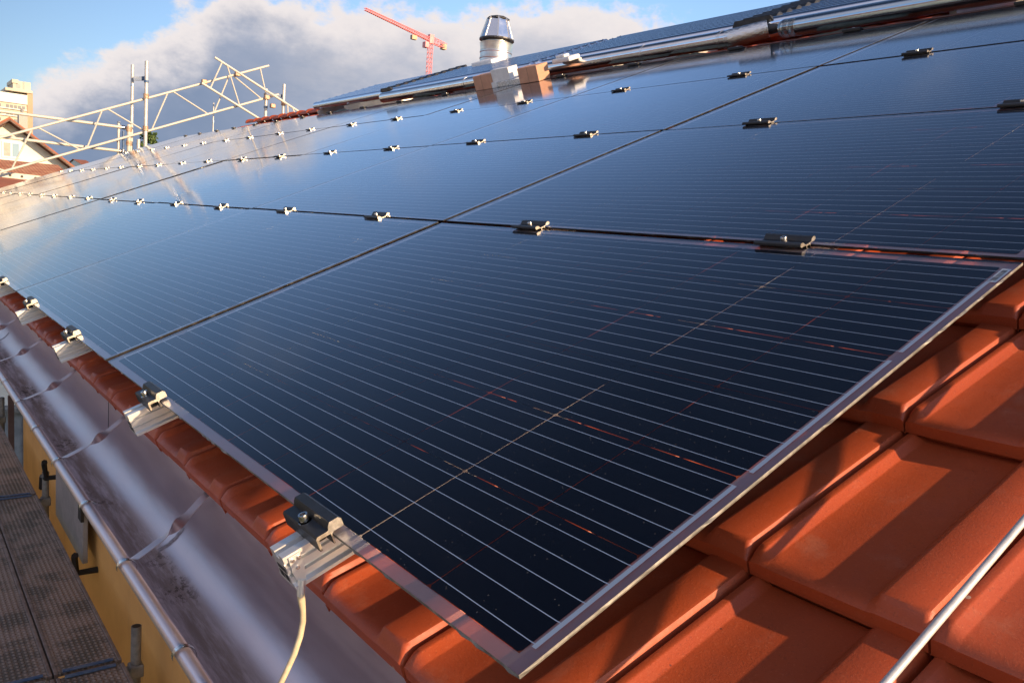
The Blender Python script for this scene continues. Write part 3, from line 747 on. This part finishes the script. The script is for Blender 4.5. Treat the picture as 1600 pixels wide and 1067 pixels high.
# boxes on the top panel edge
def rbox(name, mt, x0, x1, y0, y1, z0, z1, parent=None, bv=.003):
    m = M(); m.box(x0, x1, y0, y1, z0, z1); o = part(name, m, mt, parent, 0); bevel(o, bv); return o
b1 = thing('cardboard_box', 'brown cardboard box standing left of the white packaging', 'box', W(-5.40, 3.93, .001), True, 'packaging on the panel edge')
rbox('carton', CARD, 0, .235, 0, .12, 0, .118, b1); m = M(); m.box(.11, .114, -.0006, .1206, .0, .1186); part('seam', m, worn('tape_brown', (.30, .17, .10), (.34, .2, .12), .5), b1, 0)
b2 = thing('foam_packaging', 'white foam packaging block between the two cardboard boxes', 'packaging', W(-5.163, 3.93, .001), True, 'packaging on the panel edge')
rbox('foam_block', FOAM, 0, .235, .02, .12, .045, .14, b2); rbox('foam_foot', FOAM, 0, .06, .0, .10, 0, .045, b2)
FILM = worn('silver_film', (.66, .70, .74), (.80, .82, .84), .28, .7, 30, .1, .6, .004)
rbox('film_wrap', FILM, .06, .40, .01, .115, .0, .044, b2)
b3 = thing('cardboard_box', 'brown cardboard box right of the silver film, beside the long pipe', 'box', W(-4.79, 3.93, .001), True, 'packaging on the panel edge')
rbox('carton', CARD, 0, .235, 0, .12, 0, .118, b3); m = M(); m.box(.115, .119, -.0006, .1206, .0, .1186); part('seam', m, bpy.data.materials['tape_brown'], b3, 0)
b4 = thing('foam_corner', 'torn white foam corner piece lying on the pipe beside the right cardboard box', 'packaging', W(-4.54, 4.08, .09), True, 'packaging on the panel edge')
rbox('foam_block', FOAM, 0, .20, 0, .12, 0, .035, b4, .01); rbox('foam_tongue', FOAM, .03, .13, .02, .08, .035, .055, b4, .008)
b5 = thing('foam_sheet', 'white foam sheet on the ridge left of the steel chimney', 'packaging', W(-6.95, 5.05, .10), True)
rbox('foam_block', FOAM, 0, .36, 0, .2, 0, .05, b5, .01)

# ------------------------------------------------------------------ scaffold on the far gable
XS = -15.2
def girder(lab, lo0, lo1, up0, up1, ws, x=XS):
    lo0, lo1, up0, up1 = [Vector((x, a, b)) for a, b in (lo0, lo1, up0, up1)]
    t = thing('lattice_girder', lab, 'scaffold girder', tuple(lo0), False, 'white lattice girders of the scaffold')
    rl = lambda p: tuple(Vector(p) - lo0)
    m = M(); m.tube(rl(lo0), rl(lo1), .021, 12); part('chord', m, SCAFP, t, 40)
    m = M(); m.tube(rl(up0), rl(up1), .021, 12); part('chord', m, SCAFP, t, 40)
    for (ky, kt) in ws:            # ky: position on lower chord, kt: on upper chord (y values)
        f = (ky - lo0.y) / (lo1.y - lo0.y); h = (kt - up0.y) / (up1.y - up0.y)
        m = M(); m.tube(rl(lo0.lerp(lo1, f)), rl(up0.lerp(up1, h)), .0135, 8); part('lattice_strut', m, SCAFP, t, 40)
    return t
ext = -1.2
g1 = girder('long pale lattice girder sloping up parallel to the roof gable, left of the ridge',
    (1.168 + ext * 2, .661 - .44 * 2 - .09), (5.745, 2.669), (1.172 + ext * 2, 1.258 - .44 * 2 - .16), (5.536, 3.168),
    [(-.95, -.6), (-.05, -.6), (.05, .45), (1.24, .45), (1.33, 1.62), (2.33, 1.70), (2.43, 2.66), (3.36, 2.74), (3.46, 3.72), (4.43, 3.80), (4.54, 4.79), (5.42, 4.86), (5.52, 5.37)])
g2 = girder('short pale lattice girder sloping down behind the ridge, crossing the long one',
    (4.277, 2.626), (8.2, .90), (4.494, 3.116), (8.6, 1.32), [(4.43, 4.63), (4.98, 4.72), (5.95, 5.9), (6.35, 6.0), (7.3, 7.1)], XS + .09)
for yy, zz, xx_ in ((4.33, 2.66, XS + .05), (5.50, 2.57, XS + .05), (4.93, 2.90, XS + .05), (5.62, 2.08 + .35, XS + .05)):
    m = M(); m.box(-.045, .045, -.045, .045, -.04, .04); o = bevel(part('girder_coupler', m, RUST, g1, 0), .012); o.location = (xx_ - XS, yy - g1.location.y, zz - g1.location.z)
def pole(y, z0, z1, lab, x=XS, r=.030, sleeve=None, mt=None):
    t = thing('scaffold_pole', lab, 'scaffold pole', (x, y, z0), False, 'scaffold poles beyond the gable')
    m = M(); m.tube((0, 0, 0), (0, 0, z1 - z0), r, 12); part('tube', m, mt or SCAF, t, 40)
    m = M(); m.tube((0, 0, z1 - z0 - .36), (0, 0, z1 - z0 - .32), r + .008, 12); part('coupler', m, BOLT if not sleeve else BLUEP, t, 40)
    for zz in (sleeve or ()):
        m = M(); m.tube((0, 0, zz - z0 - .04), (0, 0, zz - z0 + .04), r + .014, 12); part('coupler', m, RUST, t, 40)
    return t
pole(3.165, -8, 2.77, 'left pole of the tall pair, joined at top by a blue bracket', XS - .15, .027)
pole(3.345, -8, 2.84, 'right pole of the tall pair, clamped to both girder chords', XS + .06, .032, (2.25, 1.70))
m = M(); m.box(-.02, .02, 0, .20, -.035, .035); o = part('scaffold_bracket', m, BLUEP, None, 0); o.location = (XS - .05, 3.155, 2.52)
o.rotation_euler = (R(12), 0, 0); tag(o, 'blue bracket joining the tops of the tall scaffold pole pair', 'bracket')
pole(2.965, -8, 1.78, 'short grey pole left of the blue post in the pole cluster', XS - .2, .025)
pole(3.02, -8, 1.62, 'short blue post in the middle of the pole cluster', XS - .1, .022, None, BLUEP)
pole(3.10, -8, 1.74, 'short rust marked pole beside the tall pair', XS - .05, .036, (1.66, 1.42), SCAFP)
pole(3.24, -8, 1.50, 'short white pole just below the right tall pole', XS + .02, .030, None, SCAF)
pole(5.55, -8, 2.75, 'left pole of the short pair behind the red ridge tiles', XS - .12, .030, (2.62,))
pole(5.86, -8, 2.88, 'right pole of the short pair behind the red ridge tiles', XS - .02, .030, (2.52,))
pole(4.62, -8, 2.36, 'thin antenna-like rod standing left of the ridge tiles', XS - .3, .012)
m = M(); m.box(-.02, .02, 0, .36, -.03, .03); o = part('scaffold_bracket', m, BLUEP, None, 0); o.location = (XS - .08, 5.52, 2.66); tag(o, 'blue grey bracket across the short pole pair behind the ridge', 'bracket')
def rail_(y0, z0, y1, z1, lab, x):
    t = thing('guard_rail', lab, 'guard rail', (x, y0, z0), False, 'scaffold guard rails at the far gable')
    m = M(); m.tube((0, 0, 0), (0, y1 - y0, z1 - z0), .026, 10); part('tube', m, SCAFP, t, 40)
    m = M(); m.tube((0, y1 - y0 - .10, z1 - z0), (0, y1 - y0 - .04, z1 - z0), .036, 10); part('coupler', m, BOLT, t, 40)
rail_(-.6, 1.70, 3.1, 1.685, 'upper pale guard rail ending at the pole cluster', XS - .16)
rail_(-.6, 1.30, 3.07, 1.274, 'lower pale guard rail ending at the pole cluster', XS - .16)
# perforated ledger board low on the left
lb = thing('ledger_board', 'pale steel ledger with round holes below the long girder', 'scaffold ledger', (XS - .4, -.5, .74), False)
m = M(); m.box(-.02, .02, 0, 2.75, -.045, .045); o = part('beam', m, SCAFP, lb, 0); lb.rotation_euler = (R(-1.5), 0, 0)
for yy in (1.85, 2.02, 2.22):
    m = M(); m.tube((.015, yy, .0), (.0225, yy, .0), .022, 12); part('hole', m, BLKI, lb, 0)

# deck beside the eave
DZ = -2.0
BW = .314
for bi, (xa, xb) in enumerate(((-.87, -3.82), (-3.86, -6.77), (-6.81, -9.72), (-9.76, -12.67))):
    for k in range(3):
        y1 = .556 - k * (BW + .008); y0 = y1 - BW; L_ = xa - xb
        lab = 'dirty dimpled steel scaffold plank, %s bay from the camera, %s' % (ORD[bi], ['next to the ochre wall', 'in the middle of three', 'on the outer side'][k])
        t = thing('scaffold_plank', lab, 'scaffold plank', (xb, y0, DZ), False, 'steel scaffold planks below the eave')
        m = M(); m.add([(0, .018, 0), (L_, .018, 0), (L_, BW - .018, 0), (0, BW - .018, 0)], [(0, 1, 2, 3)]); m.box(0, L_, .018, BW - .018, -.012, -.004)
        part('deck_sheet', m, DECK, t, 0)
        m = M()
        for ya in (0, BW - .018): m.box(0, L_, ya, ya + .018, -.055, .006)
        bevel(part('side_flange', m, worn('plank_flange%d%d' % (bi, k), (.20, .155, .14), (.30, .25, .23), .55, .3, 14, .1, .2), t, 0), .003)
        for xe in (.002, L_ - .022):
            m = M(); m.box(xe, xe + .02, .04, BW - .04, .004, .012); part('end_hook', m, BLUEP if (k + bi) % 2 == 0 or k == 0 else GALD, t, 0)
for bi, xx in enumerate((-.855, -3.84, -6.79, -9.74, -12.69)):
    t = thing('scaffold_standard', 'grey tube standard with cross tube at the %s plank joint from the camera' % ORD[bi], 'scaffold pole', (xx, .62, -8), False, 'standards carrying the deck')
    m = M(); m.tube((0, 0, 0), (0, 0, 6.18), .026, 16); part('tube', m, GALD, t, 40)
    m = M(); m.tube((0, 0, 6.178), (0, 0, 6.182), .021, 16); part('tube_mouth', m, BLKI, t, 40)
    m = M(); m.tube((0, 0, 5.94), (0, -1.1, 5.90), .024, 12); part('transom', m, GALD, t, 40)
    m = M(); m.tube((0, -1.1, 0), (0, -1.1, 5.95), .026, 12); part('outer_tube', m, GALD, t, 40)
    m = M(); m.box(-.035, .035, -.035, .035, 5.90, 5.97); bevel(part('coupler', m, GALD, t, 0), .008)

# ------------------------------------------------------------------ neighbour gable house far off
HX = -85.; k_ = (HX - .4836) / (-42. - .4836)
def far(y, z): return (-.4131 + (y + .4131) * k_, .3728 + (z - .3728) * k_)
CREAM = worn('cream_render', (.84, .80, .70), (.78, .74, .64), .9, 0., .6, .03)
DKB = worn('dark_brown_boards', (.10, .045, .03), (.14, .07, .05), .6, 0., 2)
RTL = worn('distant_red_tiles', (.36, .12, .06), (.28, .10, .05), .8, 0., 2, .05)
GLZ = mat('window_glazing', (.16, .24, .34), .06, .3, .8)[0]
GLZ2 = worn('net_curtain', (.42, .40, .36), (.34, .32, .29), .6, 0., 4)
WF = mat('white_window_frame', (.80, .80, .78), .5)[0]
nh = thing('gable_house', 'cream gabled house with dark brown verges and a white window, beyond the girder', 'house', (HX, 0, 0))
ay, az_ = far(4.17, 3.5); ey, ez = far(6.66, 1.70); sl_ = (ez - az_) / (ey - ay)
ly_ = ay - 9.5; 
m = M(); wz = az_ + sl_ * 6.2
m.add([(0, ay - 6.2, -8), (0, ay + 6.2, -8), (0, ay + 6.2, wz), (0, ay, az_), (0, ay - 6.2, wz), (-12, ay - 6.2, -8), (-12, ay + 6.2, -8), (-12, ay + 6.2, wz), (-12, ay, az_), (-12, ay - 6.2, wz)],
      [(0, 1, 2, 3, 4), (9, 8, 7, 6, 5), (1, 6, 7, 2), (0, 4, 9, 5)])
part('wall', m, CREAM, nh, 0)
m = M()
for s_ in (1, -1):
    a = Vector((1.3, ay, az_ + .12)); b_ = Vector((1.3, ay + s_ * 7.2, az_ + .12 + sl_ * 7.2))
    a2 = a + Vector((-14, 0, 0)); b2_ = b_ + Vector((-14, 0, 0)); up = Vector((0, 0, .22))
    m.add([a, b_, b2_, a2, a + up, b_ + up, b2_ + up, a2 + up], [(0, 1, 2, 3), (7, 6, 5, 4), (0, 4, 5, 1), (1, 5, 6, 2), (2, 6, 7, 3), (3, 7, 4, 0)])
part('roof', m, RTL, nh, 0)
m = M()
for s_ in (1, -1):
    a = Vector((1.36, ay, az_ + .08)); b_ = Vector((1.36, ay + s_ * 7.25, az_ + .08 + sl_ * 7.25)); m.bar(a, b_, .12, .42, (1, 0, 0))
    a = Vector((.7, ay, az_ - .08)); b_ = Vector((.7, ay + s_ * 7.0, az_ - .08 + sl_ * 7.0)); m.bar(a, b_, .10, .14, (1, 0, 0))
part('verge_board', m, DKB, nh, 0)
wy0, wz1 = far(3.95, 2.66); wy1, wz0 = far(4.65, 1.97)
m = M(); m.box(.0, .10, wy0, wy1, wz0, wz1); wf = part('window', m, WF, nh, 0)
mid = (wy0 + wy1) / 2
m = M(); m.box(.08, .12, wy0 + .12, mid - .07, wz0 + .12, wz1 - .12); part('pane', m, GLZ2, wf, 0)
m = M(); m.box(.08, .12, mid + .07, wy1 - .12, wz0 + .12, wz1 - .12); part('pane', m, GLZ, wf, 0)
m = M(); m.box(-4, -3, ay + 1.2, ay + 1.9, az_ - .6, az_ + 1.1); m.lathe([(.0, az_ + 1.6), (.12, az_ + 1.6), (.12, az_ + 1.1)], (-3.5, ay + 1.5, 0), 10); part('chimney', m, GALD, nh, 0)
# orange roofs in front of it
def lowroof(name, x, y0, y1, z0, z1, depth, mt, lab):
    t = thing(name, lab, 'house', (x, 0, 0)); m = M()
    m.sheet([[(0, y0 + (y1 - y0) * k / 12, z0) for k in range(13)], [(-depth, y0 + (y1 - y0) * k / 12, z1) for k in range(13)]])
    m.sheet([[(-2 * depth, y0 + (y1 - y0) * k / 12, z0) for k in range(13)], [(-depth, y0 + (y1 - y0) * k / 12, z1) for k in range(13)]][::-1])
    part('roof', m, mt, t, 0)
    m = M(); m.add([(-.3, y0 + .2, -8), (-.3, y1 - .2, -8), (-.3, y1 - .2, z0), (-.3, y0 + .2, z0), (-2 * depth + .3, y0 + .2, -8), (-2 * depth + .3, y1 - .2, -8), (-2 * depth + .3, y1 - .2, z0), (-2 * depth + .3, y0 + .2, z0), (-depth, y0 + .2, z1 - .1), (-depth, y1 - .2, z1 - .1)],
                  [(0, 1, 2, 3), (7, 6, 5, 4), (1, 5, 6, 9, 2), (4, 0, 3, 8, 7)]); part('wall', m, CREAM, t, 0)
    return t
ORT, g, b = mat('orange_tiles', (.45, .17, .08), .8)
o = obj(g); wv = g.n('ShaderNodeTexWave', bands_direction='Y'); g.put(wv.inputs[0], o); wv.inputs['Scale'].default_value = 1.6
g.put(b.inputs['Base Color'], g.mix(g.sm(g.noise(o, 1.2, 5), .35, .65), (.42, .15, .07, 1), (.55, .26, .13, 1))); bump(g, b, wv.outputs[1], .6, .05)
def farx(px_y, px_z, X):      # scale helper from the x=-42 plane
    k = (X - .4836) / (-42. - .4836); return (-.4131 + (px_y + .4131) * k, .3728 + (px_z - .3728) * k)
ya, za = farx(3.0, .2, -60.); yb, zb = farx(6.25, 1.92, -60.)
lowroof('low_house', -52., ya, yb - .2, farx(0, 1.05, -52)[1], farx(0, 1.86, -60)[1], 8, ORT, 'low house with sunlit orange tiled roof below the cream gable')
ya, za = farx(3.0, 0, -30.); yb, zb = farx(4.9, 1.2, -30.)
lowroof('shed', -27., ya, yb, farx(0, .3, -27)[1], farx(0, 1.05, -30)[1], 3, RTL, 'small building with dark red roof at the left edge behind the ledger')
ya, za = farx(6.7, 1.9, -130.); yb, zb = farx(7.25, 2.25, -130.)
lowroof('distant_house', -124., ya, yb, farx(0, 2.0, -124)[1], farx(0, 2.2, -130)[1], 6, RTL, 'tiny distant house with red brown roof right of the cream gable')

# tower block
TX = -220.
tb = thing('tower_block', 'tall concrete apartment tower with rows of small windows at the left edge', 'tower block', (TX, 0, 0))
CONC = worn('pale_concrete', (.62, .56, .44), (.54, .48, .38), .9, 0., .2)
CONW = worn('white_parapet', (.80, .78, .72), (.74, .72, .66), .9, 0., .2)
TAN = worn('tan_concrete', (.50, .34, .22), (.44, .30, .2), .9, 0., .15)
m = M(); m.box(-14, 0, 8, 27.2, -8, 22.0); part('wall', m, CONC, tb, 0)
m = M(); m.box(-14, .3, 27.2, 28.3, -8, 24.0); part('stair_wall', m, TAN, tb, 0)
m = M(); m.box(-14, .4, 8, 27.2, 20.9, 23.0); part('parapet', m, CONW, tb, 0)
m = M(); m.box(-9, .2, 24.4, 27.9, 24.05, 25.9); m.box(-9, .6, 22.9, 28.2, 23.5, 24.1); m.box(-9, .5, 24.2, 25.4, 25.3, 26.1); part('plant_room', m, CONC, tb, 0)
m = M(); m.box(.2, .24, 25.0, 25.9, 24.3, 25.2); m.box(.2, .24, 26.3, 26.7, 24.2, 25.9); part('opening', m, GALD, tb, 0)
WIN = mat('dark_window', (.10, .11, .13), .3)[0]
rest = M()
for fl_ in range(15):
    z = 20.1 - fl_ * 1.55
    m = M(); m.box(0, .5, 8, 27.1, z - .62, z - .42); part('balcony_slab', m, CONW, tb, 0)
    for q in range(24):
        y = 26.5 - q * .78
        if q % 6 == 5: continue
        if q < 9 and fl_ < 11: m = M(); m.box(0.02, .12, y - .28, y + .28, z - .35, z + .35); part('window', m, WIN, tb, 0)
        else: rest.box(0.02, .12, y - .28, y + .28, z - .35, z + .35)
o = part('window', rest, WIN, tb, 0); o['kind'] = 'stuff'

# crane
CR = worn('hazed_crane_red', (.85, .24, .25), (.88, .32, .33), .5, 0., 1)  # red paled towards rose: distance haze put into the colour
cr = thing('tower_crane', 'red tower crane with long jib standing behind the roof ridge', 'crane', (-110, 66.4, -8))
def lattice(m, A, B, w0, w1, nseg, up):
    A = Vector(A); B = Vector(B); d = (B - A).normalized(); s_ = d.cross(Vector(up)).normalized(); t_ = s_.cross(d)
    cs = [(-1, -1), (1, -1), (1, 1), (-1, 1)]
    def pt(f, c): 
        wv_ = (w0 + (w1 - w0) * f) / 2; return A.lerp(B, f) + s_ * c[0] * wv_ + t_ * c[1] * wv_
    r = .046
    for c in cs: m.tube(pt(0, c), pt(1, c), r, 5)
    for k in range(nseg):
        f0, f1 = k / nseg, (k + 1) / nseg
        for i in range(4):
            c, e = cs[i], cs[(i + 1) % 4]
            m.tube(pt(f0, c), pt(f1, e), r * .65, 4); m.tube(pt(f0, c), pt(f0, e), r * .65, 4)
zt = 28.35 + 8
m = M(); lattice(m, (0, 0, 0), (0, 0, zt - .6), 0.60, 0.60, 52, (0, 1, 0)); part('mast', m, CR, cr, 0)
jd = Vector((-102.61 + 110, 51.28 - 66.16, 0)); 
m = M(); lattice(m, (0, -.3, zt), (jd.x, jd.y, zt), 0.50, .30, 34, (0, 0, 1)); part('jib', m, CR, cr, 0)
m = M(); cjd = Vector((-111.9 + 110, 70.2 - 66.4, 0)); lattice(m, (0, 0, zt), (cjd.x, cjd.y, zt), 0.8, .7, 5, (0, 0, 1)); part('counter_jib', m, CR, cr, 0)
m = M(); m.box(cjd.x * .9 - .4, cjd.x * .9 + .4, cjd.y * .85 - .2, cjd.y * .98, zt - .6, zt + .2); part('counterweight', m, RUST, cr, 0)
m = M(); m.box(-.5, .4, -1.1, -.5, zt - 1.3, zt - .5); part('cab', m, CR, cr, 0)
m = M(); m.box(-.36, .36, -.36, .36, zt - .6, zt + .7); part('slewing_unit', m, CR, cr, 0)
m = M(); m.box(jd.x * .28 - .3, jd.x * .28 + .3, jd.y * .28 - .4, jd.y * .28 + .4, zt - 1.1, zt - .5); part('trolley', m, RUST, cr, 0)

# trees
LEAF, g, b = mat('leaves', (.06, .11, .03), .6)
o = g.n('ShaderNodeObjectInfo'); g.put(b.inputs['Base Color'], g.mix(g.sm(g.noise(obj(g), 3, 4), .35, .65), (.035, .075, .02, 1), (.12, .18, .05, 1)))
BARK = worn('bark', (.10, .07, .05), (.15, .11, .08), .9)
def tree(loc, h, r, lab, n=900, ls=.05, seed=1, zsq=1.):
    rr = random.Random(seed); t = thing('tree', lab, 'tree', loc, False)
    m = M(); m.path([(0, 0, 0), (.03, .02, h * .4), (0, .05, h * .8)], [.09, .06, .03], 8)
    for k in range(9):
        a = rr.uniform(0, 6.28); m.path([(0, .03, h * rr.uniform(.45, .75)), (math.cos(a) * r * .7, math.sin(a) * r * .7, h * .8 + rr.uniform(-.2, .9) * r)], [.03, .01], 6)
    part('trunk', m, BARK, t, 50)
    m = M(); cl = [(Vector((rr.gauss(0, .5), rr.gauss(0, .5), rr.gauss(0, .5) * zsq)) * r + Vector((0, 0, h)), r * rr.uniform(.25, .5)) for _ in range(14)]
    for k in range(n):
        c, q = rr.choice(cl); p = c + Vector((rr.gauss(0, .5), rr.gauss(0, .5), rr.gauss(0, .5))) * q
        a = Vector((rr.uniform(-1, 1), rr.uniform(-1, 1), rr.uniform(-1, 1))).normalized() * ls; b2 = a.cross(Vector((rr.uniform(-1, 1), rr.uniform(-1, 1), rr.uniform(-1, 1)))).normalized() * ls * .5
        m.add([p - a, p + b2, p + a, p - b2], [(0, 1, 2, 3)])
    part('crown', m, LEAF, t, 0); return t
tree((-24, 5.62, -8), 10.12, .22, 'small leafy treetop peeping over the panels beside the tall scaffold poles', 700, .05, 3)
tree((-33, 2.6, -8), 1.9, 2.0, 'bushy green tree at the left edge beyond the gutter', 5000, .12, 5)
tree((-36, 4.6, -8), 2.2, 2.2, 'dark green tree behind the grey garage at the left edge', 5000, .13, 6)
gr = thing('garage', 'low grey garage with a dark post in front, left of the ochre wall corner', 'garage', (-27, 0, -8))
m = M(); m.box(-5, 0, -2, 6, 0, 2.05); part('wall', m, GREYW, gr, 0)
m = M(); m.box(-5.2, .25, -2.2, 6.2, 2.05, 2.17); part('roof', m, GALD, gr, 0)
m = M(); m.box(.0, .06, 2.9, 4.4, 0, 1.8); part('door', m, SHUT, gr, 0)
m = M(); m.box(0, .12, 0, .12, 0, 3.6); o = part('timber_post', m, DKB, None, 0); o.location = (-22, 1.98, -8); tag(o, 'dark brown post standing upright in front of the grey garage', 'post')
# terrace across the street (outside the photo; it shades the low southern sky)
for i, (xa, xb, top_, mt) in enumerate(((-46, -30, 1.0, CREAM), (-29.5, -14, 2.2, GREYW), (-13.5, 3, 1.4, CREAM), (3.5, 20, 2.6, GREYW))):
    t = thing('row_house', ['cream', 'grey', 'cream', 'grey'][i] + ' house across the street, ' + ORD[i] + ' from the far end of the row', 'house', (xa, -24, -8), False, 'houses across the street')
    m = M(); m.box(0, xb - xa, 0, 9, 0, 8 + top_); part('wall', m, mt, t, 0)
    m = M(); m.ext([(-.6, 8 + top_), (9.6, 8 + top_), (4.5, 11.5 + top_)], -.3, xb - xa + .3); part('roof', m, RTL, t, 0)
    for fl_ in range(3):
        for k in range(5):
            xw = 1.8 + k * 2.8; m = M(); m.box(xw, xw + 1.1, 8.99, 9.05, 1.2 + fl_ * 2.8, 2.6 + fl_ * 2.8); w_ = part('window', m, WF, t, 0)
            m = M(); m.box(xw + .1, xw + 1.0, 9.05, 9.06, 1.3 + fl_ * 2.8, 2.5 + fl_ * 2.8); part('pane', m, GLZ, w_, 0)
